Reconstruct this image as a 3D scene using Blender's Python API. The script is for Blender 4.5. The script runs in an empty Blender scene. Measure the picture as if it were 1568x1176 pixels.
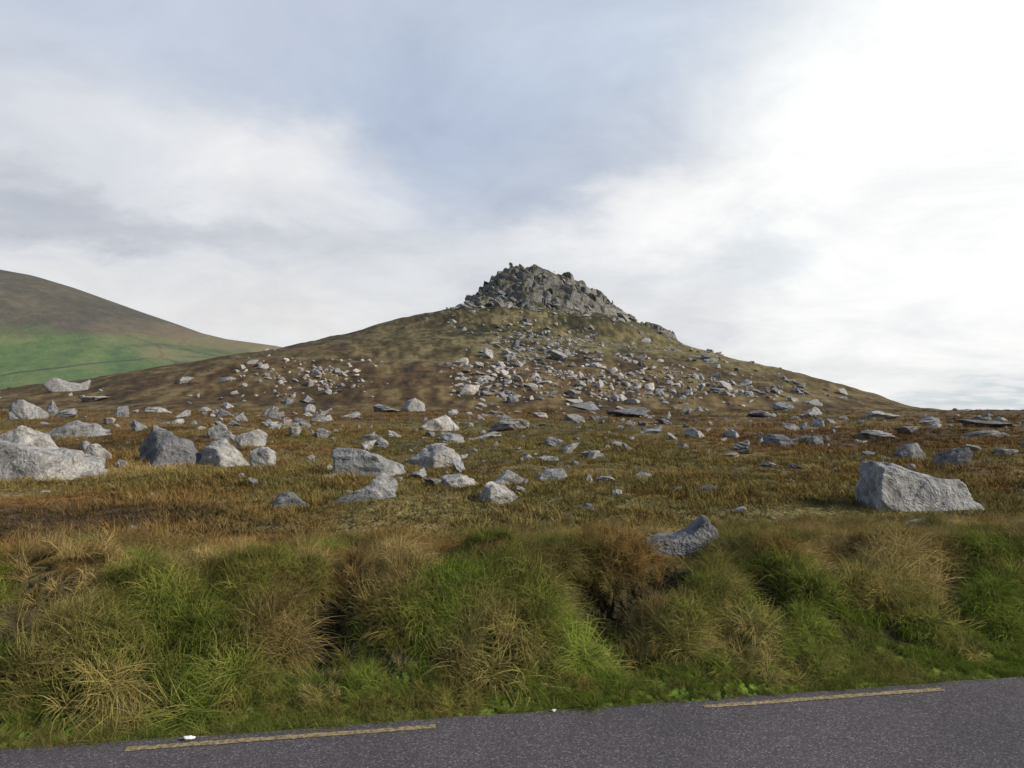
import bpy, math, random, bmesh
import numpy as np
from mathutils import Vector, noise as mn
random.seed(7); rng=np.random.default_rng(7)
S=bpy.context.scene
S.view_settings.view_transform='Standard'; S.view_settings.look='None'; S.view_settings.exposure=0
F=1100.0; EYE=2.0; A=math.atan(40/F)

# ---------------- noise ----------------
def hsh(ix,iy,s):
    h=(ix.astype(np.int64)*374761393+iy.astype(np.int64)*668265263+s*1274126177)&0xffffffff
    h=((h^(h>>13))*1274126177)&0xffffffff
    h=h^(h>>16)
    return (h&0xffffff)/float(0xffffff)
def vn(x,y,s=0):
    ix=np.floor(x);iy=np.floor(y);fx=x-ix;fy=y-iy
    fx=fx*fx*(3-2*fx);fy=fy*fy*(3-2*fy)
    a=hsh(ix,iy,s);b=hsh(ix+1,iy,s);c=hsh(ix,iy+1,s);d=hsh(ix+1,iy+1,s)
    return (a+(b-a)*fx+(c-a)*fy+(a-b-c+d)*fx*fy)*2-1
def fbm(x,y,s=0,o=4):
    r=0;a=1;t=0
    for i in range(o):
        r=r+a*vn(x*2**i+17.3*i,y*2**i-9.1*i,s+i);t+=a;a*=.5
    return r/t
def ss(a,b,x):
    t=np.clip((x-a)/(b-a),0,1);return t*t*(3-2*t)

# ---------------- terrain ----------------
HX,HY=12.7,450.
Lr=[0,37,78,104,129,157,190,231,272,333,450,700,1500,8000]
Lz=[62,61,55.5,47,38.5,30.5,21.5,13,7,0,-8,-25,-40,-60]
Rr=[0,35,55,72,80,96,117,149,178,202,235,280,400,700,1500,8000]
Rz=[62,60,54.5,48.5,45,37,29,19.5,9.5,2,-8,-17,-26,-38,-46,-60]
def hill(x,y):
    dx=x-HX;dy=y-HY;r=np.sqrt(dx*dx+dy*dy)+1e-6
    w=ss(0,1,(1+dx/r)/2)
    h=np.interp(r,Lr,Lz)*(1-w)+np.interp(r,Rr,Rz)*w
    front=ss(.6,1,-dy/r)
    h=h+front*10*ss(110,200,r)*ss(330,230,r)
    h=h+fbm(x/38,y/38,3,4)*2.4*ss(30,90,r)*ss(500,200,r)+fbm(x/9,y/9,5,3)*.8*ss(450,300,r)
    return h
def dist(x,y): return (y-.17*x-4.82)/1.0143
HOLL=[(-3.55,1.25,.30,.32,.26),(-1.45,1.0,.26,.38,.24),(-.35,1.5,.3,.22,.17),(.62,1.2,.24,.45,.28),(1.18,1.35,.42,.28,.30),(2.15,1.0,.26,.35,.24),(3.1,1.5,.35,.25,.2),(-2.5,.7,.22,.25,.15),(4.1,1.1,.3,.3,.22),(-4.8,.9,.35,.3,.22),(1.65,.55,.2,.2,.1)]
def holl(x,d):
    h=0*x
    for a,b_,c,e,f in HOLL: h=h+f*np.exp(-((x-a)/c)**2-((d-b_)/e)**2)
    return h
def terrain(x,y):
    d=dist(x,y)
    notch=.7*np.exp(-((x-.72)/.36)**2)
    dn=d-notch*ss(0,.8,d)+.25*fbm(x/.9,y/3,11,3)
    top=.55+.22*fbm(x/1.3,y/6,12,3)
    bank=-.03+(top+.03)*ss(-.05,1.7,dn)**.8+.10*fbm(x/.4,y/.4,13,3)*ss(.1,.6,d)-holl(x,d)*ss(0,.5,d)
    md=d+4.8
    m=.48+.018*(np.minimum(md,85)-8)
    m=m-.012*np.maximum(md-120,0)
    amp=ss(1.5,9,d)
    m=m+amp*(.30*fbm(x/11,y/11,21,3)*ss(90,25,md)+.16*fbm(x/1.7,y/1.7,22,3)+.25*fbm(x/23+5,y/23,23,2)*ss(20,60,md))
    near=bank+(m-bank)*ss(1.6,3.4,d)
    H=hill(x,y)+EYE
    k=1.6
    mx=np.maximum(near,H)
    sm=mx+k*np.log1p(np.exp(-np.abs(near-H)/k))*ss(25,70,md)
    z=np.where(md<25,near,sm)
    return np.where(d<-.05,-.03,z)
def ground_hit(px,py):
    cx=(px-784)/F;cz=(588-py)/F
    dx,dy,dz=cx,math.cos(A)-math.sin(A)*cz,math.sin(A)+math.cos(A)*cz
    t=np.exp(np.linspace(math.log(4.),math.log(440),1500))
    z=terrain(dx*t,dy*t)
    hit=np.nonzero(z>=EYE+dz*t)[0]
    i=hit[0] if len(hit) else 700
    return dx*t[i],dy*t[i],z[i],t[i]

# ---- vegetation colour (albedo) as a function of place, with painted sun and shade on the hill ----
GREEN=(.105,.175,.020);OLIVE=(.135,.138,.034);STRAW=(.38,.285,.125);RUST=(.200,.112,.037);DARK=(.080,.055,.028);TAN=(.27,.19,.08)
def rampnp(v,st):
    p=[a for a,_ in st];return np.stack([np.interp(v,p,[c[i] for _,c in st]) for i in range(3)],-1)
def mixc(f,a,b):
    f=np.asarray(f)[...,None];return a*(1-f)+np.asarray(b)*f
def veg(x,y):
    d=dist(x,y)
    n1=fbm(x/3.2,y/3.2,200,5);n2=fbm(x/.6,y/.6,210,4);n3=fbm(x/1.1,y/1.1,220,3);n4=fbm(x/14,y/14,230,4)
    bank=rampnp(n2*.7+n3*.5+(d-1.3)*.28,[(-.30,GREEN),(.0,(.125,.172,.028)),(.16,OLIVE),(.40,TAN),(.65,STRAW)])
    v=n1*.75+n2*.35
    mo=rampnp(v,[(-.40,DARK),(-.19,(.115,.072,.032)),(.0,RUST),(.15,(.150,.117,.042)),(.28,(.19,.142,.058)),(.45,TAN)])
    mo=mixc(ss(-.02,.35,n4)*.55,mo,(.110,.106,.034))
    mo=mixc(ss(-.05,-.4,n4)*.5,mo,(.085,.056,.029))
    c=mixc(ss(.9,2.0,d+n3*.9),bank,mo)
    h1=fbm(x/30,y/30,240,5);h2=fbm(x/5,y/9,250,4);h3=fbm(x/1.6,y/5,260,3)
    hv=h1*.5+h2*.5+h3*.6
    hc=rampnp(hv,[(-.4,(.026,.026,.015)),(-.12,(.064,.056,.027)),(.06,(.105,.092,.040)),(.25,(.155,.130,.060)),(.45,(.22,.185,.095))])
    rus=rampnp(n1*.4+h2*.4+h3*.4,[(-.4,(.036,.028,.018)),(-.1,(.090,.060,.031)),(.1,(.138,.096,.043)),(.3,(.195,.15,.073))])
    c=mixc(ss(45,110,y+h1*30),c,rus)
    hc=mixc(ss(10,160,x)*.45,hc,(.21,.172,.082))  # sunlit right flank of the hill painted into the colour
    hc=mixc(ss(0,-120,x)*.6,hc,(.070,.050,.028))  # shaded left flank darkened in the colour
    c=mixc(ss(190,300,y+h1*60+h2*30),c,hc)
    return c,d

def mesh_np(name,V,Q,smooth=True,n=4):
    me=bpy.data.meshes.new(name)
    me.vertices.add(len(V));me.vertices.foreach_set('co',np.asarray(V,dtype=np.float32).ravel())
    me.loops.add(len(Q)*n);me.loops.foreach_set('vertex_index',np.asarray(Q,dtype=np.int32).ravel())
    me.polygons.add(len(Q));me.polygons.foreach_set('loop_start',np.arange(0,len(Q)*n,n,dtype=np.int32))
    if smooth: me.polygons.foreach_set('use_smooth',np.ones(len(Q),dtype=bool))
    me.update(calc_edges=True);me.validate()
    return me
def setcol(me,name,C):
    C=np.asarray(C);
    if C.shape[1]==3:C=np.hstack([C,np.ones((len(C),1))])
    ca=me.attributes.new(name,'FLOAT_COLOR','POINT');ca.data.foreach_set('color',C.astype(np.float32).ravel())
def addobj(name,me,mat=None,link=True):
    o=bpy.data.objects.new(name,me)
    if mat: me.materials.append(mat)
    if link: S.collection.objects.link(o)
    return o
def gridq(nu,nv,wrap=False):
    i=np.arange(nu-1)[:,None]
    j=np.arange(nv if wrap else nv-1)[None,:]
    j2=(j+1)%nv
    return np.stack([i*nv+j,i*nv+j2,(i+1)*nv+j2,(i+1)*nv+j],-1).reshape(-1,4)

# ---------------- material helpers ----------------
def lin(c): return tuple((v/12.92 if v<=.04045 else ((v+.055)/1.055)**2.4) for v in c)
class N:
    def __init__(s,nt): s.nt=nt
    def n(s,t,**k):
        x=s.nt.nodes.new(t)
        for a,b in k.items(): setattr(x,a,b)
        return x
    def put(s,sock,v):
        if v is None: return
        if hasattr(v,'is_linked') : s.nt.links.new(v,sock)
        else:
            if sock.type=='RGBA' and len(v)==3: v=(*v,1)
            sock.default_value=v
    def math(s,op,a,b=None,c=None,clamp=False):
        x=s.n('ShaderNodeMath',operation=op,use_clamp=clamp)
        s.put(x.inputs[0],a)
        if b is not None:s.put(x.inputs[1],b)
        if c is not None:s.put(x.inputs[2],c)
        return x.outputs[0]
    def vm(s,op,a,b=None):
        x=s.n('ShaderNodeVectorMath',operation=op);s.put(x.inputs[0],a)
        if b is not None:s.put(x.inputs[1],b)
        return x.outputs['Value'] if op in('DOT_PRODUCT','LENGTH') else x.outputs[0]
    def mix(s,f,a,b,mode='MIX'):
        x=s.n('ShaderNodeMix',data_type='RGBA',blend_type=mode)
        s.put(x.inputs[0],f);s.put(x.inputs[6],a);s.put(x.inputs[7],b);return x.outputs[2]
    def noise(s,vec,scale,detail=4,rough=.55,dist=0,out='Fac'):
        x=s.n('ShaderNodeTexNoise');s.put(x.inputs['Vector'],vec)
        x.inputs['Scale'].default_value=scale;x.inputs['Detail'].default_value=detail
        x.inputs['Roughness'].default_value=rough;x.inputs['Distortion'].default_value=dist
        return x.outputs[out]
    def vor(s,vec,scale,feature='F1',out='Distance'):
        x=s.n('ShaderNodeTexVoronoi',feature=feature);s.put(x.inputs['Vector'],vec)
        x.inputs['Scale'].default_value=scale;return x.outputs[out]
    def mr(s,v,a,b,c=0.,d=1.,smooth=True):
        x=s.n('ShaderNodeMapRange',interpolation_type='SMOOTHSTEP' if smooth else 'LINEAR')
        s.put(x.inputs[0],v)
        for i,q in enumerate((a,b,c,d)): x.inputs[i+1].default_value=q
        return x.outputs[0]
    def ramp(s,v,stops):
        x=s.n('ShaderNodeValToRGB');s.put(x.inputs[0],v);cr=x.color_ramp
        while len(cr.elements)<len(stops): cr.elements.new(.5)
        for e,(p,c) in zip(cr.elements,stops): e.position=p;e.color=(*c,1)
        return x.outputs[0]
    def bump(s,h,strength,distance):
        x=s.n('ShaderNodeBump');s.put(x.inputs['Height'],h)
        x.inputs['Strength'].default_value=strength;x.inputs['Distance'].default_value=distance
        return x.outputs[0]
def newmat(name):
    m=bpy.data.materials.new(name);m.use_nodes=True;nt=m.node_tree
    b=nt.nodes['Principled BSDF'];b.inputs['Roughness'].default_value=.9
    b.inputs['Specular IOR Level'].default_value=.15
    return m,N(nt),b
def pos(k): return k.n('ShaderNodeNewGeometry').outputs['Position']

# ground
mg,k,b=newmat('moor_ground')
P=pos(k);c=k.n('ShaderNodeAttribute',attribute_name='veg').outputs['Color']
fine=k.noise(P,7,3,.7);mid=k.noise(P,.35,6,.82)
c2=k.mix(1.0,c,k.ramp(k.math('ADD',k.math('MULTIPLY',fine,.4),k.math('MULTIPLY',mid,.6)),[(.36,(.35,.34,.32)),(.5,(.95,.95,.95)),(.63,(1.6,1.55,1.4))]),'MULTIPLY')
k.put(b.inputs['Base Color'],c2)
k.put(b.inputs['Normal'],k.bump(k.math('ADD',fine,k.math('MULTIPLY',mid,7)),.9,.18))

naz=1000
az=np.concatenate([np.linspace(-48,48,naz),np.linspace(48,312,90)[1:-1]])*math.pi/180
r=np.exp(np.linspace(math.log(.5),math.log(9000),680))
R,AZ=np.meshgrid(r,az,indexing='ij')
X=R*np.sin(AZ);Y=R*np.cos(AZ)
Z=terrain(X,Y)
V=np.stack([X,Y,Z],-1).reshape(-1,3)
C,D_=veg(X,Y)
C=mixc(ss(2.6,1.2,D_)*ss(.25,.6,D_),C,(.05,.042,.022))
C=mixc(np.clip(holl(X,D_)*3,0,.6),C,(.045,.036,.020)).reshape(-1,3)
V=np.vstack([V,[[0,0,-.03]]]);C=np.vstack([C,[[.05,.05,.02]]])
nA=len(az)
Q=gridq(len(r),nA,True)[:,::-1]
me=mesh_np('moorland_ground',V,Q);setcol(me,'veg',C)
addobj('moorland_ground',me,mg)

# ---------------- road ----------------
mr_,k,b=newmat('asphalt');P=pos(k)
v=k.vor(P,120,out='Color');n=k.noise(P,60,3,.8);big=k.noise(P,.8,4,.6)
sep=k.n('ShaderNodeSeparateColor');k.put(sep.inputs[0],v)
c=k.ramp(sep.outputs[0],[(0,(.052,.047,.050)),(.6,(.085,.077,.081)),(.9,(.12,.11,.113)),(.98,(.20,.19,.19))])
c=k.mix(1,c,k.ramp(big,[(.3,(.80,.80,.80)),(.7,(1.12,1.10,1.10))]),'MULTIPLY')
k.put(b.inputs['Base Color'],c)
k.put(b.inputs['Normal'],k.bump(n,.5,.004));b.inputs['Roughness'].default_value=.85
def strip(t0,t1,d0,d1,z,nt_=2,jit=0):
    ux,uy=1/1.0143,.17/1.0143; nx,ny=-.17/1.0143,1/1.0143
    ts=np.linspace(t0,t1,nt_);V=[]
    for t in ts:
        for dd in (d0,d1):
            q=dd+(random.uniform(-jit,jit))
            V.append((ux*t+nx*q,4.82+uy*t+ny*q,z))
    return V,[(2*i,2*i+2,2*i+3,2*i+1) for i in range(nt_-1)]
V,Q=strip(-150,150,-6.3,.0,0.0,1500,.012)
addobj('road',mesh_np('road',V,Q,False),mr_)
my,k,b=newmat('yellow_paint');P=pos(k)
w=k.noise(P,38,5,.8)
c=k.ramp(w,[(.42,(.10,.09,.08)),(.52,(.28,.225,.10)),(.72,(.42,.34,.17))])
k.put(b.inputs['Base Color'],c);k.put(b.inputs['Normal'],k.bump(w,.6,.004))
V=[];Q=[]
for side in (-.12,-6.15):
    for i in range(-20,21):
        t0=-2.33+i*3.62
        v,q=strip(t0,t0+1.82,side-.026,side+.026,.004,40,.006)
        o=len(V);V+=v;Q+=[tuple(a+o for a in f) for f in q]
addobj('road_edge_line',mesh_np('road_edge_line',V,Q,False),my)

# ---------------- rocks ----------------
def rock_mat(name,base,tor=False,hi=1.):
    m,k,b=newmat(name)
    P=pos(k)
    oi=k.n('ShaderNodeObjectInfo').outputs['Random']
    s=1/8. if tor else 1.
    n1=k.noise(P,2.2*s,6,.68,.4);n2=k.noise(P,7*s,4,.65)
    c=k.ramp(n1,[(.3,tuple(x*.38 for x in base)),(.44,tuple(x*.70 for x in base)),(.58,base),(.75,tuple(min(x*1.25,.6) for x in base))])
    c=k.mix(k.mr(n2,.57,.68,0.,.5),c,(.52,.52,.49) if not tor else tuple(x*1.5 for x in base))
    c=k.mix(k.mr(n2,.46,.34,0.,.65),c,(.09,.086,.072))
    if not tor:
        c=k.mix(1,c,k.ramp(oi,[(0,(.50*hi,.51*hi,.54*hi)),(.4,(.80*hi,.81*hi,.83*hi)),(.7,(1.0*hi,.98*hi,.95*hi)),(1,(1.2*hi,1.16*hi,1.12*hi))]),'MULTIPLY')
    else:
        g=k.n('ShaderNodeNewGeometry').outputs['Normal']
        sz=k.n('ShaderNodeSeparateXYZ');k.put(sz.inputs[0],g)
        f=k.mr(k.math('ADD',sz.outputs[2],k.math('MULTIPLY',k.math('SUBTRACT',k.noise(P,.10,4,.7),.5),1.4)),.64,.82)
        c=k.mix(f,c,k.ramp(n2,[(.35,(.06,.052,.026)),(.6,(.11,.096,.045))]))
    k.put(b.inputs['Base Color'],c)
    h=k.math('ADD',k.math('MULTIPLY',n1,3),k.math('MULTIPLY',n2,.8))
    k.put(b.inputs['Normal'],k.bump(h,.8,.11/s))
    return m
mrock=rock_mat('weathered_rock',(.37,.368,.355))
mband=rock_mat('sunlit_rock',(.44,.415,.38),hi=1.05)  # lighter copy of the grey rock, sunlight on the band painted into its colour
mtor=rock_mat('tor_rock',(.215,.208,.188),True)
def ico(sub):
    bm=bmesh.new();bmesh.ops.create_icosphere(bm,subdivisions=sub,radius=1)
    V=np.array([v.co[:] for v in bm.verts]);Q=np.array([[v.index for v in f.verts] for f in bm.faces]);bm.free()
    return V,Q
ICO={s:ico(s) for s in (3,4,5,6)}
def rock_shape(sub,seed,prof=None,ncut=6,rough=.02,shear=0.,tilt=.28):
    rs=np.random.default_rng(seed)
    D,Q=ICO[sub]
    pl=[]
    for ax in range(3):
        for sg in(-1,1):
            n=rs.normal(size=3)*(tilt if not prof else tilt*(1. if ax<2 else .4));n[ax]=sg
            n/=np.linalg.norm(n);pl.append((n,rs.uniform(.75,1.)))
    for i in range(ncut):
        n=rs.choice([-1,1],3)*rs.uniform(.2,1.,3)
        n/=np.linalg.norm(n);pl.append((n,rs.uniform(.78,1.08)))
    rad=np.full(len(D),9.)
    for n,d in pl:
        q=D@n;m=q>1e-4;rad[m]=np.minimum(rad[m],d/q[m])
    V=D*rad[:,None]
    V/=np.abs(V).max(axis=0)
    if prof:
        pz=np.interp(V[:,0],np.linspace(-1,1,len(prof)),prof)
        V[:,2]=np.where(V[:,2]>0,V[:,2]*pz,V[:,2])
    off=Vector(rs.uniform(-50,50,3))
    disp=np.array([mn.fractal(Vector(v)*1.5+off,.8,2.1,6) for v in V])
    off2=Vector(rs.uniform(-50,50,3));ax=Vector((rs.normal()*.4,rs.normal()*.4,1)).normalized()
    st=np.array([mn.noise(off2+Vector((v[0]*.6,v[1]*.6,0))+ax*float(np.dot(v,ax))*5) for v in V])
    V=V+D*(disp*rough*2.4+np.clip((st-.1)*.5,-.035,.03))[:,None]
    V[:,0]+=V[:,2]*shear
    V-= (V.max(0)+V.min(0))/2*[1,1,0]
    V[:,:2]/=np.abs(V[:,:2]).max(axis=0);V[:,2]/=V[:,2].max()
    return V,Q
HERO=[
 (1410,784,200,78,.5,[.6,1.1,1.0,.88,.74,.60,.56,.60,.40],0,.10),
 (1030,850,128,60,.6,[.2,.35,.45,.5,.62,1.0,.7],.1,.1),
 (52,738,215,64,.55,[.95,1,.97,.90,.78,.66,.55,.42,.25],0,.05),
 (38,694,110,46,.7,[.5,.9,1,.75,.4],.2,.3),
 (42,642,50,32,.7,[.6,1,.8,.5],0,.3),
 (112,672,108,30,.6,[.35,.7,1,.9,.5],.2,.3),
 (262,714,108,56,.75,[.6,1,.9,.7,.62,.35],0,.3),
 (346,716,98,46,.8,[.5,.8,1,.95,.7,.35],-.3,-.2),
 (402,718,40,34,.8,[.9,1,.5],.2,.3),
 (338,676,54,28,.7,[.5,1,.7],0,.3),
 (384,684,50,28,.7,[.7,1,.4],.3,.3),
 (570,730,126,46,.6,[1,.97,.92,.85,.72,.55,.3],-.3,.1),
 (668,716,84,36,.8,[.4,.9,1,.8,.4],0,.3),
 (574,764,70,42,.8,[.25,.55,1,.7,.3],.2,.1),
 (768,772,68,34,.8,[.6,1,.85,.4],0,.2),
 (448,778,68,24,.7,[.3,.9,.9,.5,.2],0,0),
 (708,746,64,20,.7,[.7,1,.6],0,.3),
 (770,744,66,24,.8,[.5,1,.4],.3,.5),
 (1456,714,60,32,.7,[.4,.6,.8,1,.6],.2,.2),
 (1392,703,54,26,.7,[.4,.9,1,.4],0,.2),
 (673,660,66,26,.7,[.3,.7,1,.5],0,.2),
 (635,630,42,22,.7,[.6,1,.6],0,.2),
 (104,600,62,22,.5,[.7,1,.6,.5,.8],0,.2),
 (150,706,36,28,.7,[.8,1,.4],0,.2),
]
rocks_xy=[]
for i,(cx,by,w,h,dr,prof,shear,rot) in enumerate(HERO):
    x,y,z,t=ground_hit(cx,by)
    W=w/F*t;Hh=h/F*t
    V,Q=rock_shape(6 if i<3 else 5,(100 if i in(0,2) else 130)+i,prof,ncut=4 if i in(0,2) else 8,shear=shear,tilt=.3 if i>2 else .2)
    V=V*[W/2,W/2*dr,1];V[:,2]=np.where(V[:,2]>0,V[:,2]*Hh,V[:,2]*Hh*.45)
    o=addobj('boulder',mesh_np('boulder',V,Q,True,3),mrock)
    yc=y+W*dr*.42
    zc=float(terrain(np.array(x),np.array(yc)))
    zb=z if i<3 else min(z,zc)
    o.location=(x*yc/y,yc,zb-Hh*.05);o.rotation_euler=(0,0,rot)
    rocks_xy.append((x*yc/y,yc,W/2,W/2*dr))

def scatter_obj(name,P,Rt,Sc,idx,coll,col=None):
    me=bpy.data.meshes.new(name);me.vertices.add(len(P))
    me.vertices.foreach_set('co',np.asarray(P,dtype=np.float32).ravel())
    for nm,dat in (('rot',Rt),('scl',Sc)):
        a=me.attributes.new(nm,'FLOAT_VECTOR','POINT');a.data.foreach_set('vector',np.asarray(dat,dtype=np.float32).ravel())
    a=me.attributes.new('idx','INT','POINT');a.data.foreach_set('value',np.asarray(idx,dtype=np.int32))
    if col is not None: setcol(me,'icol',col)
    me.update()
    o=addobj(name,me)
    g=bpy.data.node_groups.new(name+'_nodes','GeometryNodeTree')
    g.interface.new_socket('Geometry',in_out='INPUT',socket_type='NodeSocketGeometry')
    g.interface.new_socket('Geometry',in_out='OUTPUT',socket_type='NodeSocketGeometry')
    gi=g.nodes.new('NodeGroupInput');go=g.nodes.new('NodeGroupOutput')
    ip=g.nodes.new('GeometryNodeInstanceOnPoints');ci=g.nodes.new('GeometryNodeCollectionInfo')
    ci.inputs['Collection'].default_value=coll;ci.inputs['Separate Children'].default_value=True;ci.inputs['Reset Children'].default_value=True
    def na(nm,ty):
        q=g.nodes.new('GeometryNodeInputNamedAttribute');q.data_type=ty;q.inputs['Name'].default_value=nm
        return [s for s in q.outputs if s.enabled and s.name=='Attribute'][0]
    L=g.links.new
    L(gi.outputs[0],ip.inputs['Points']);L(ci.outputs[0],ip.inputs['Instance'])
    ip.inputs['Pick Instance'].default_value=True
    L(na('idx','INT'),ip.inputs['Instance Index'])
    L(na('rot','FLOAT_VECTOR'),ip.inputs['Rotation']);L(na('scl','FLOAT_VECTOR'),ip.inputs['Scale'])
    L(ip.outputs[0],go.inputs[0])
    md=o.modifiers.new('scatter','NODES');md.node_group=g
    return o
NV=12
def variants(cname,pre,n,seed,mat,sub=4):
    rc=bpy.data.collections.new(cname)
    for i in range(n):
        V,Q=rock_shape(sub,seed+i,ncut=7,rough=.03,shear=random.uniform(-.4,.4),tilt=.45)
        V[:,2]=np.clip(V[:,2],-1,1)
        o=addobj('%s_%02d'%(pre,i),mesh_np('%s_%02d'%(pre,i),V,Q,True,3),mat,False);rc.objects.link(o)
    return rc
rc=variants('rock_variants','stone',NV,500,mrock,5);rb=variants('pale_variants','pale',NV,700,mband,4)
RP=[];RR=[];RS=[]
BP=[];BR=[];BS=[]
def addrock(x,y,z,sx,sy,sz,tilt=.25,band=False):
    P_,R_,S_=(BP,BR,BS) if band else (RP,RR,RS)
    P_.append((x,y,z));R_.append((random.gauss(0,tilt),random.gauss(0,tilt),random.uniform(0,6.28)));S_.append((sx,sy,sz))
LIST=[(75,636,20,22),(490,670,28,13),(450,668,24,15),(845,684,34,13),(872,694,28,15),(925,738,38,10),(905,782,26,9),(1080,756,52,9),
(1135,786,32,8),(945,758,16,7),(200,818,46,11),(1425,814,92,14),(960,638,72,16),(900,628,46,12),(1205,683,54,16),(1250,684,28,15),
(1065,670,30,14),(545,770,90,12),(845,738,48,16),(385,743,22,9),(692,680,42,14),(665,695,30,14),(640,732,30,14),(662,745,30,14),(700,722,30,14),
(560,690,24,18),(585,682,22,10),(525,698,18,12),(810,705,30,8),(780,660,60,10),(1350,642,50,12),(1530,655,80,11),(1520,670,60,10),(1430,650,40,12),
(1245,640,30,16),(1200,628,40,12),(1350,672,50,12),(1395,665,40,14),(1545,700,30,14),(1170,640,40,12),(1005,660,24,8),(240,668,24,16),(205,660,30,16),
(165,650,22,12),(180,635,30,12),(130,690,20,14),(275,640,26,10),(310,632,26,9),(345,625,26,9),(410,655,30,12),(470,632,20,12),(240,632,40,8),(140,615,50,8),
(740,675,60,10),(600,672,24,10),(905,700,26,10),(960,690,22,8),(1180,715,30,6),(1220,718,22,5),(300,742,16,5),(245,828,60,6),(1120,700,26,6),(1495,690,30,8),(830,640,26,8),(540,640,40,9),(590,632,40,10)]
for (cx,by,w,h) in LIST:
    x,y,z,t=ground_hit(cx,by);W=w/F*t*.55;Hh=h/F*t
    addrock(x,y+W*.5,z+Hh*.3,W,W*.75,Hh*.78,.16)
n=70000
u=rng.uniform(-.82,.82,n);Yy=np.exp(rng.uniform(math.log(11),math.log(445),n));Xx=u*Yy
pxv=784+F*u;zz=terrain(Xx,Yy);pyv=628-F*(zz-EYE)/Yy
cl=fbm(Xx/(.16*Yy+1),Yy/(.25*Yy+1),40,4)*.5+.5
dn_=np.zeros(n)
dn_=np.where(Yy<75,.04*ss(.42,.75,cl)*ss(760,670,pyv)+.006,dn_)
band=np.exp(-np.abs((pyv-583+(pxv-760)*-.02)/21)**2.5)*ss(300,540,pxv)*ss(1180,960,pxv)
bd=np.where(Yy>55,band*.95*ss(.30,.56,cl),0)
dn_=dn_+np.where(Yy>45,np.exp(-((pyv-604)/12)**2)*(.10+.28*ss(300,700,pxv))*ss(.35,.6,cl),0)
tor=np.exp(-((pxv-842)/72)**2)
dn_=dn_+np.where(Yy>200,tor*.6*ss(.28,.5,cl)*ss(575,545,pyv)+.07*ss(.42,.6,cl)*ss(580,650,pxv)*ss(1000,900,pxv)+.10*ss(880,980,pxv)*ss(1330,1150,pxv)*ss(.35,.6,cl)+.3*np.exp(-((pxv-690)/35)**2-((pyv-487)/9)**2),0)
q1=rng.random(n)
for i in np.nonzero(q1<dn_+bd)[0]:
    Yv=Yy[i];isb=q1[i]<bd[i]
    spx=random.lognormvariate(math.log(6.5),.5) if Yv>60 else random.lognormvariate(math.log(8.),.55)
    if Yv>260 and not isb: spx=random.lognormvariate(math.log(3.4),.55)
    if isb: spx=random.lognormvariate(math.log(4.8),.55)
    s=min(spx,24)/F*Yv*.62
    if any(abs(Xx[i]-a)<w_+s and abs(Yv-b_)<dd_+s for a,b_,w_,dd_ in rocks_xy): continue
    q=random.uniform(.35,.8)
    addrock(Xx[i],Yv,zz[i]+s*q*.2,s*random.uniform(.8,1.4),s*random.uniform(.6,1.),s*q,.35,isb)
scatter_obj('scattered_rocks',RP,RR,RS,rng.integers(0,NV,len(RP)),rc)
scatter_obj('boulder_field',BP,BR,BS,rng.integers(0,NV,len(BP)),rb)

# ---------------- tor ----------------
Tpx=[660,700,718,724,732,745,762,775,790,812,835,850,872,880,900,925,950,990,1030]
Tpy=[481,475,468,458,444,430,416,408,404,406,411,418,421,431,444,462,479,492,508]
gx=np.arange(-56,104,.4);gy=np.arange(370,515,.5)
GX,GY=np.meshgrid(gx,gy,indexing='ij')
def torz(x,y):
    hz=hill(x,y)+EYE
    T=np.interp(x,[(p-784)*.409 for p in Tpx],[(628-p)*.409+EYE for p in Tpy])
    lift=np.maximum(T-(hill(x,np.full_like(x,450.))+EYE),0)
    yy=(y-450)
    fal=np.where(yy<0,np.exp(-(np.abs(yy)/33)**1.8),np.exp(-(yy/30)**2))
    return hz,hz+lift*fal,np.clip(lift,0,40)*fal
def rockmask(x,y):
    e=np.sqrt(((x-17)/44)**2+((y-436)/50)**2)+.38*fbm(x/11,y/11,310,4)
    return ss(1.05,.78,e)
def cells(x,y,s,seed,ax=1.,ay=1.,tl=1.):
    x=x/(s*ax);y=y/(s*ay);ix=np.floor(x);iy=np.floor(y)
    best=np.full(x.shape,1e9);val=np.zeros(x.shape)
    for a in(-1,0,1):
        for b_ in(-1,0,1):
            cx=ix+a+hsh(ix+a,iy+b_,seed);cy=iy+b_+hsh(ix+a,iy+b_,seed+7)
            dd=(cx-x)**2+(cy-y)**2;m=dd<best
            best=np.where(m,dd,best)
            h=hsh(ix+a,iy+b_,seed+13);tt=hsh(ix+a,iy+b_,seed+19)-.6;t2=hsh(ix+a,iy+b_,seed+29)-.7
            val=np.where(m,h-.5+((x-cx)*tt+(y-cy)*t2)*tl,val)
    return val
hz,tz,lf=torz(GX,GY)
rm=rockmask(GX,GY)
rk=np.maximum(ss(1.5,9,lf),rm*.75)
tz=tz+rm*1.2*(1-ss(3,12,lf))
wx=fbm(GX/9,GY/9,70,3)*3;wy=fbm(GX/9,GY/9,75,3)*3
tz=tz+rk*(cells(GX+wx+GY*.25,GY+wy,15,61,1,.8,.8)*6.0)
def terr(z,s,sh):
    q=z/s;fl=np.floor(q);fr=q-fl;return s*(fl+ss(.5-sh,.5+sh,fr))
pl=.45*GX+fbm(GX/14,GY/14,77,3)*5
tz=tz*(1-rk*.85)+rk*.85*(terr(tz+pl,5.2,.16)-pl)
crest=1-.5*np.exp(-((GY-450)/7)**2)
tz=tz+rk*crest*(cells(GX+wx,GY+GX*.4+wy,5.6,63,1.5,.8,.7)*2.2+cells(GX,GY,2.2,67)*.35+fbm(GX/2,GY/2,66,3)*.25-.4)
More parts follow.
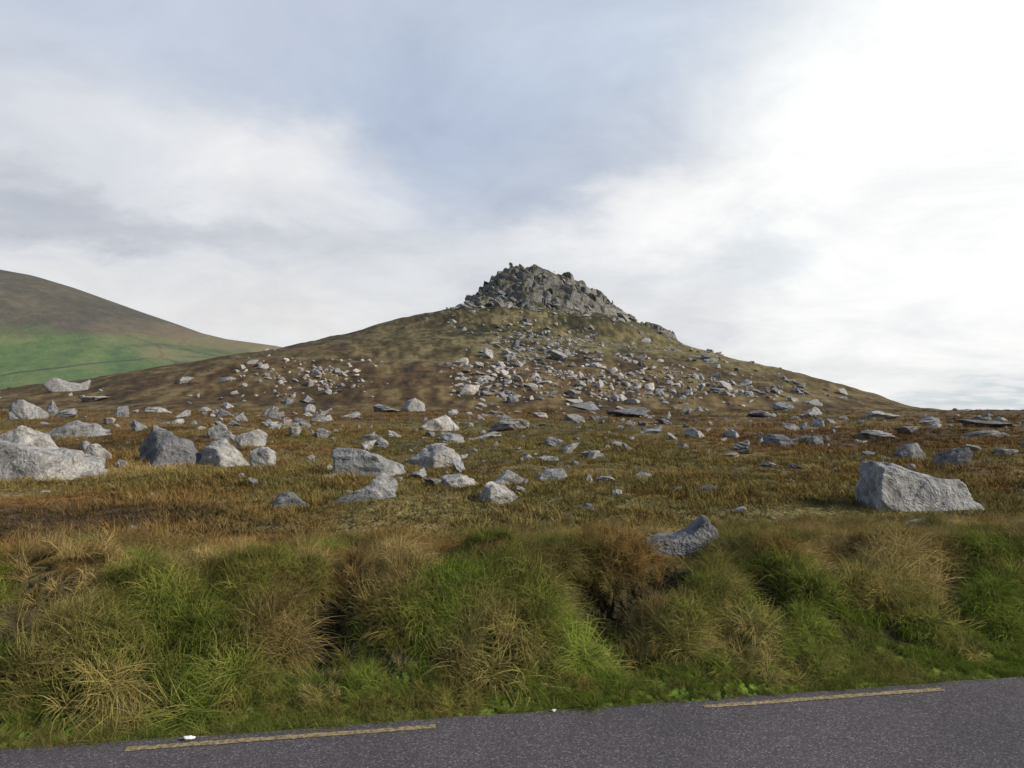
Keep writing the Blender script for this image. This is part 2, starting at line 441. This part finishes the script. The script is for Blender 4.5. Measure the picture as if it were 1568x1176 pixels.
edge=np.minimum.reduce([GX+56,104-GX,GY-370,515-GY])
tz=tz-2.2*(1-np.maximum(ss(.3,2.5,lf)*ss(.0,.35,rm),ss(.05,.4,rm)))-6*(1-ss(0,5,edge))
V=np.stack([GX,GY,tz],-1).reshape(-1,3)
addobj('rocky_tor',mesh_np('rocky_tor',V,gridq(len(gx),len(gy))[:,::-1],False),mtor)
TP=[];TR=[];TS=[]
for i in range(330):
    x=random.uniform(-36,74);y=random.uniform(385,450)
    a=np.array([x]);bb=np.array([y]);_,z_,l_=torz(a,bb);rm_=rockmask(a,bb)[0]
    if rm_<.1 and random.random()<.5: continue
    if rm_>.8 and random.random()<.88: continue
    s=min(random.lognormvariate(math.log(1.4),.55),4.0)
    TP.append((x,y,z_[0]+rm_*.8-s*.3));TR.append((random.gauss(-.1,.25),.5+random.gauss(0,.25),random.gauss(.3,.5)));TS.append((s*1.3,s*.9,s*.6))
mtr2=rock_mat('crag_rock',(.31,.305,.285))
tcoll=variants('crag_variants','crag',8,900,mtr2)
scatter_obj('crag_blocks',TP,TR,TS,rng.integers(0,8,len(TP)),tcoll)

# ---------------- distant hill ----------------
Dpx=[-900,-500,-250,-100,0,50,100,150,200,250,300,350,430,500,600,750]
Dpy=[470,410,395,402,413,422,437,455,473,490,508,520,531,552,600,660]
gx=np.linspace(-2400,-20,420);gy=np.linspace(780,2300,260)
GX,GY=np.meshgrid(gx,gy,indexing='ij')
zr=np.interp(GX,[(p-784)/F*1500 for p in Dpx],[(628-p)/F*1500 for p in Dpy])
f=np.where(GY<1500,ss(760,1500,GY)**.9,1-.5*ss(1500,2300,GY))
Zd=-20+(zr+20+EYE)*f+fbm(GX/260,GY/260,80,4)*16*np.where(GY<1420,ss(1420,1200,GY),.0)
V=np.stack([GX,GY,Zd],-1).reshape(-1,3)
md_,k,b=newmat('hill_fields');P=pos(k)
sx=k.n('ShaderNodeSeparateXYZ');k.put(sx.inputs[0],P)
n1=k.noise(P,.006,5,.6,.6);n2=k.noise(P,.04,5,.65)
up=k.ramp(k.math('ADD',k.math('MULTIPLY',n1,.5),k.math('MULTIPLY',n2,.5)),[(.38,(.048,.044,.032)),(.5,(.072,.063,.042)),(.62,(.11,.09,.056))])
gr=k.ramp(k.math('ADD',k.math('MULTIPLY',n1,.6),k.math('MULTIPLY',n2,.4)),[(.38,(.050,.085,.030)),(.5,(.082,.135,.040)),(.62,(.145,.165,.060))])
edge_=k.vor(k.vm('ADD',k.vm('MULTIPLY',P,(1,1,.2)),k.vm('MULTIPLY',k.noise(P,.004,3,.5,0,'Color'),(140,140,0))),.0045,'DISTANCE_TO_EDGE')
gr=k.mix(k.mr(edge_,.022,.008,0.,.7),gr,(.030,.036,.022))
hh=k.math('ADD',sx.outputs[2],k.math('MULTIPLY',k.math('SUBTRACT',n1,.5),150))
c=k.mix(k.mr(hh,118,155,1.,0.),up,gr)
sunlit_ridge=k.mr(sx.outputs[0],-760,-560,0.,.7)  # sunlight on the right-hand ridge, painted as a golden tint
c=k.mix(k.math('MULTIPLY',sunlit_ridge,k.mr(hh,80,115)),c,(.20,.15,.08))
c=k.mix(.10,c,(.25,.28,.31))  # blue-grey distance haze mixed into the surface colour
k.put(b.inputs['Base Color'],c)
k.put(b.inputs['Normal'],k.bump(n2,.6,6))
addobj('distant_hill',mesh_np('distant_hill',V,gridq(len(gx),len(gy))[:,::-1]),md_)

# ---------------- grass ----------------
def grass_mat(name,sb,trans=True,st=STRAW):
    m=bpy.data.materials.new(name);m.use_nodes=True;nt=m.node_tree;nt.nodes.clear();k=N(nt)
    c=k.n('ShaderNodeAttribute',attribute_name='icol',attribute_type='INSTANCER').outputs['Color']
    at=k.n('ShaderNodeAttribute',attribute_name='bl');sp=k.n('ShaderNodeSeparateColor');k.put(sp.inputs[0],at.outputs['Color'])
    c=k.mix(k.math('ADD',k.mr(sp.outputs[0],.66-sb,1.05-sb*.5,0.,.6),k.math('MULTIPLY',sp.outputs[1],.08)),c,st)
    c=k.mix(1,c,k.ramp(sp.outputs[2],[(0,(.6,.6,.6)),(1,(1.55,1.55,1.45))]),'MULTIPLY')
    df=k.n('ShaderNodeBsdfDiffuse');k.put(df.inputs[0],c)
    o=k.n('ShaderNodeOutputMaterial')
    if trans:
        tr=k.n('ShaderNodeBsdfTranslucent');k.put(tr.inputs[0],c)
        mx=k.n('ShaderNodeMixShader');mx.inputs[0].default_value=.28
        nt.links.new(df.outputs[0],mx.inputs[1]);nt.links.new(tr.outputs[0],mx.inputs[2]);nt.links.new(mx.outputs[0],o.inputs[0])
    else: nt.links.new(df.outputs[0],o.inputs[0])
    return m
mgr=grass_mat('grass_blades',0.0);mst=grass_mat('straw_blades',.35)
mgr2=grass_mat('moor_blades',0.0,False,(.24,.175,.078));mst2=grass_mat('moor_straw',.35,False,(.28,.20,.088))
gc=bpy.data.collections.new('grass_variants')
def tuft(name,nb,hgt,wid,rad,droop,mat,wind=.15,seg=4):
    V=[];Q=[];C=[]
    for _ in range(nb):
        a=random.uniform(0,6.283);r0=rad*math.sqrt(random.random())
        bx,by=r0*math.cos(a),r0*math.sin(a)
        a2=a+random.gauss(0,.7);L=hgt*random.uniform(.45,1.1)
        el=random.uniform(.9,1.5);dr=droop*random.uniform(.5,1.5)
        w=wid*random.uniform(.6,1.3);px_,pz=0.,-.02
        R1,R2=random.random(),random.random()
        th=a2+random.uniform(-.8,.8);sxx,sxy=-math.sin(th),math.cos(th)
        o=len(V)
        for i in range(seg+1):
            t=i/seg;ww=w*(1-t)**.7+.0004
            X_=bx+math.cos(a2)*px_+wind*L*t*t;Y_=by+math.sin(a2)*px_
            V+= [(X_-sxx*ww/2,Y_-sxy*ww/2,pz),(X_+sxx*ww/2,Y_+sxy*ww/2,pz)]
            C+=[(R1,t,R2,1)]*2
            e=el-dr*t*1.6
            px_+=math.cos(e)*L/seg;pz+=math.sin(e)*L/seg
        Q+=[(o+2*i,o+2*i+1,o+2*i+3,o+2*i+2) for i in range(seg)]
    me=mesh_np(name,V,Q);setcol(me,'bl',np.array(C))
    o=addobj(name,me,mat,False);gc.objects.link(o)
for i in range(4): tuft('t%02d_long'%i,80,.32,.0050,.08,1.15+.3*i,mgr,.1*i)
for i in range(3): tuft('t%02d_straw'%(4+i),60,.38,.0044,.07,1.0+.3*i,mst,.1+.15*i)
for i in range(3): tuft('t%02d_moor'%(7+i),40,.15,.010,.12,.9,mgr2,.15,3)
for i in range(2): tuft('t%02d_mstraw'%(10+i),34,.20,.008,.10,.8,mst2,.25,3)
GP=[];GR=[];GS=[];GI=[];GC=[]
HR=rocks_xy[1]
def in_rock(x,y):
    m=np.zeros(len(x),bool)
    for a,b_,w_,d_ in rocks_xy: m|=(((x-a)/(w_*.9))**2+((y-b_)/(d_*.95))**2)<1
    return m
def put(Xg,Yg,sc,ix,tx,ty,col):
    m=len(Xg);Zg=terrain(Xg,Yg)
    GP.append(np.stack([Xg,Yg,Zg],-1));GR.append(np.stack([tx,ty,rng.uniform(-3.1,3.1,m)],-1))
    GS.append(sc[:,None]*np.stack([np.ones(m),np.ones(m),rng.uniform(.8,1.15,m)],-1));GI.append(ix);GC.append(col)
def scat(n,ylo,yhi,fn,wide=.86):
    Yg=np.sqrt(rng.uniform(ylo**2,yhi**2,n));ug=rng.uniform(-wide,wide,n);Xg=ug*Yg
    d=dist(Xg,Yg);ok=(d>-.01)&~in_rock(Xg,Yg);Xg,Yg,d=Xg[ok],Yg[ok],d[ok]
    sc,ix,ok=fn(Xg,Yg,d);Xg,Yg,sc,ix=Xg[ok],Yg[ok],sc[ok],ix[ok];m=len(Xg)
    put(Xg,Yg,sc,ix,rng.normal(0,.15,m),rng.normal(0,.15,m),veg(Xg,Yg)[0])
def f_bank(x,y,d):
    n=len(x);nz=fbm(x/.8,y/.8,91,3)
    hole=np.clip(holl(x,d)*5,0,1)
    sc=(.22+.38*ss(0,.7,d))*(1+.5*nz)*rng.uniform(.7,1.2,n)*(1-.5*hole)
    st=rng.random(n)<(.03+.30*ss(1.2,2.2,d))*(1+nz)
    fr=(np.abs(x-HR[0])<HR[2]*1.2)&(y<HR[1])&(y>HR[1]-1.3);sc=np.where(fr,sc*.45,sc)
    return sc,np.where(st,rng.integers(4,7,n),rng.integers(0,4,n)),(d<4.0)&(rng.random(n)>hole*.7)&(rng.random(n)<1-.6*ss(2.4,4.0,d))
scat(6800,4.2,9.8,f_bank)
nv_=2800;xv=rng.uniform(-8,8,nv_);dv_=np.abs(rng.normal(0,.28,nv_))+.0-.03*rng.random(nv_)
yv=4.82+.17*xv+dv_*1.0143
put(xv,yv,rng.uniform(.15,.45,nv_)*(1+.6*fbm(xv/.4,yv/.4,97,2)),rng.integers(0,4,nv_),rng.normal(0,.2,nv_),rng.normal(0,.2,nv_),
    mixc(np.clip(.4+.9*fbm(xv/.7,yv/.7,98,3),0,1),np.array(GREEN)*rng.uniform(.7,1.1,(nv_,1)),(.17,.15,.05)))
nt_=680
cxx=rng.uniform(-8.5,8.5,nt_);cd=rng.uniform(.25,3.4,nt_)**1.0
cyy=4.82+.17*cxx+cd*1.0143
hl=holl(cxx,cd)
for x0,y0,d0,h0 in zip(cxx,cyy,cd,hl):
    if h0>.08: continue
    if abs(x0-HR[0])<HR[2]*1.1 and HR[1]-1.2<y0<HR[1]+.3: continue
    if d0>2.2 and random.random()<.5: continue
    rad=random.uniform(.14,.42)*(1 if d0>.6 else .6);m=int(6+220*rad*rad)
    a=rng.uniform(0,6.283,m);rr_=rad*np.sqrt(rng.random(m))
    x=x0+rr_*np.cos(a);y=y0+rr_*np.sin(a)
    lean=.95*rr_/rad
    mound=random.uniform(.06,.26)*(1 if d0>.6 else .4)*(1 if d0<2 else .5)
    sc=np.full(m,random.uniform(.6,1.15)*(1 if d0>.6 else .6)*(1. if d0<1.6 else .75))*rng.uniform(.8,1.15,m)
    base=veg(np.array([x0]),np.array([y0]))[0][0]
    tint=random.choice([GREEN,GREEN,(.16,.22,.03),(.16,.21,.035),(.13,.16,.03),OLIVE,(.20,.19,.05),TAN,STRAW,STRAW,(.22,.15,.06)]) if d0<1.5 else random.choice([OLIVE,(.20,.18,.06),GREEN,TAN,STRAW,RUST])
    col=np.clip((base*.35+np.array(tint)*.65)*random.uniform(.7,1.35)*rng.uniform(.85,1.15,(m,1)),0,.6)
    ix=np.where(rng.random(m)<(.6 if tint in(TAN,STRAW) else .07),rng.integers(4,7,m),rng.integers(0,4,m))
    keep=(dist(x,y)>.02)&(holl(x,dist(x,y))<.15)
    GP.append(np.stack([x,y,terrain(x,y)+mound*(1-(rr_/rad)**2)],-1)[keep])
    GR.append(np.stack([-lean*np.sin(a),lean*np.cos(a),np.zeros(m)],-1)[keep])
    GS.append((sc[:,None]*np.ones((m,3)))[keep]);GI.append(ix[keep]);GC.append(col[keep])
def f_m(base,thin=0):
    def f(x,y,d):
        n=len(x);nz=fbm(x/(1.+y*.04),y/(1.+y*.04),93,3)
        sc=base*(1+.6*nz)*rng.uniform(.6,1.4,n)
        st=rng.random(n)<.16+.35*nz
        return sc,np.where(st,rng.integers(10,12,n),rng.integers(7,10,n)),(d>2.2)&(rng.random(n)<.8+.5*nz-thin*ss(50,100,y))
    return f
scat(11500,7,16,f_m(.9))
scat(11000,16,34,f_m(1.15))
scat(9000,34,110,f_m(2.0,.5))
scatter_obj('moor_grass',np.vstack(GP),np.vstack(GR),np.vstack(GS),np.concatenate(GI),gc,np.vstack(GC))

# litter
ml,k,b=newmat('paper_white');b.inputs['Base Color'].default_value=(.75,.75,.73,1)
for px,py,s in((290,1134,.035),(848,1090,.018)):
    cx=(px-784)/F;cz=(588-py)/F
    dy=math.cos(A)-math.sin(A)*cz;dz=math.sin(A)+math.cos(A)*cz;t=-EYE/dz
    V,Q=rock_shape(4,int(px),ncut=9,rough=.15)
    o=addobj('litter_scrap',mesh_np('litter_scrap',V*[s,s*.6,s*.4],Q,False,3),ml);o.location=(cx*t,dy*t,s*.38+.004)

# ---------------- sky ----------------
W=bpy.data.worlds.new('World');S.world=W;W.use_nodes=True;nt=W.node_tree;nt.nodes.clear();k=N(nt)
SEL,SAZ=math.radians(30),math.radians(110)
sky=k.n('ShaderNodeTexSky',sky_type='NISHITA');sky.sun_disc=False;sky.sun_elevation=SEL;sky.sun_rotation=SAZ
nis=k.vm('MULTIPLY',sky.outputs[0],(.1,.1,.1))
D=k.n('ShaderNodeTexCoord').outputs['Generated']
sx=k.n('ShaderNodeSeparateXYZ');k.put(sx.inputs[0],D)
den=k.math('ADD',k.math('MAXIMUM',sx.outputs[2],0.),.28)
cmb=k.n('ShaderNodeCombineXYZ')
k.put(cmb.inputs[0],k.math('DIVIDE',sx.outputs[0],den));k.put(cmb.inputs[1],k.math('DIVIDE',sx.outputs[1],den))
cp=cmb.outputs[0]
wv=k.noise(cp,1.3,6,.6,.2,out='Color')
off=k.vm('MULTIPLY',k.vm('SUBTRACT',wv,(.5,.5,.5)),(.50,.1,.30))
Dw=k.vm('ADD',D,off)
# unseen sky overhead and behind the viewer is darkened to cut fill light
col=k.ramp(sx.outputs[2],[(0,lin((.885,.895,.905))),(.12,lin((.88,.885,.895))),(.3,lin((.85,.865,.89))),(.5,lin((.76,.80,.87))),(.75,lin((.48,.56,.72)))])
col=k.mix(k.mr(sx.outputs[1],.1,-.5,0.,.8),col,lin((.50,.57,.69)))
BL=[(330,10,420,110,(.75,.79,.86),.7),(700,170,330,150,(.69,.745,.835),.85),(960,60,260,120,(.77,.82,.89),.7),
 (100,330,420,50,(.71,.73,.77),.75),(410,235,190,85,(.93,.93,.935),.9),(70,190,200,60,(.86,.87,.89),.7),
 (800,280,170,50,(.72,.76,.83),.6),(1010,345,190,70,(.98,.98,.98),.9),(1520,160,460,460,(1.06,1.06,1.04),1.),(1390,420,300,170,(.99,.99,.99),.8),
 (1150,410,110,50,(.85,.88,.91),.6),(250,455,420,50,(.90,.895,.895),.7),(420,500,200,40,(.91,.90,.89),.6),(1500,626,220,22,(.78,.83,.85),.8)]
for (x,y,sxx,sz,cc,st) in BL:
    v=Vector(((x-784)/F,1,(628-y)/F));L_=v.length;v/=L_
    s=k.vm('MULTIPLY',k.vm('SUBTRACT',Dw,tuple(v)),(F*L_/sxx,1.6,F*L_/sz))
    col=k.mix(k.mr(k.vm('LENGTH',s),1.35,.15,0.,st),col,lin(cc))
cn=k.noise(cp,2.4,6,.62,.4)
col=k.mix(1,col,k.ramp(cn,[(.3,(.89,.90,.93)),(.5,(1.02,1.02,1.02)),(.7,(1.13,1.12,1.11))]),'MULTIPLY')
col=k.mix(.95,nis,col)
bg=k.n('ShaderNodeBackground');k.put(bg.inputs[0],col);bg.inputs[1].default_value=1.
o=k.n('ShaderNodeOutputWorld');nt.links.new(bg.outputs[0],o.inputs[0])
su=bpy.data.lights.new('sun','SUN');su.energy=5.0;su.angle=math.radians(.8);su.color=(1,.91,.78)
so=bpy.data.objects.new('sun',su);S.collection.objects.link(so)
dv=Vector((math.sin(SAZ)*math.cos(SEL),math.cos(SAZ)*math.cos(SEL),math.sin(SEL)))
so.rotation_euler=dv.to_track_quat('Z','Y').to_euler()
cam=bpy.data.cameras.new('camera');co=bpy.data.objects.new('camera',cam);S.collection.objects.link(co)
cam.sensor_width=36;cam.lens=F/1568*36;cam.clip_end=20000;cam.clip_start=.05
co.location=(0,0,EYE);co.rotation_euler=(math.pi/2+A,0,0);S.camera=co
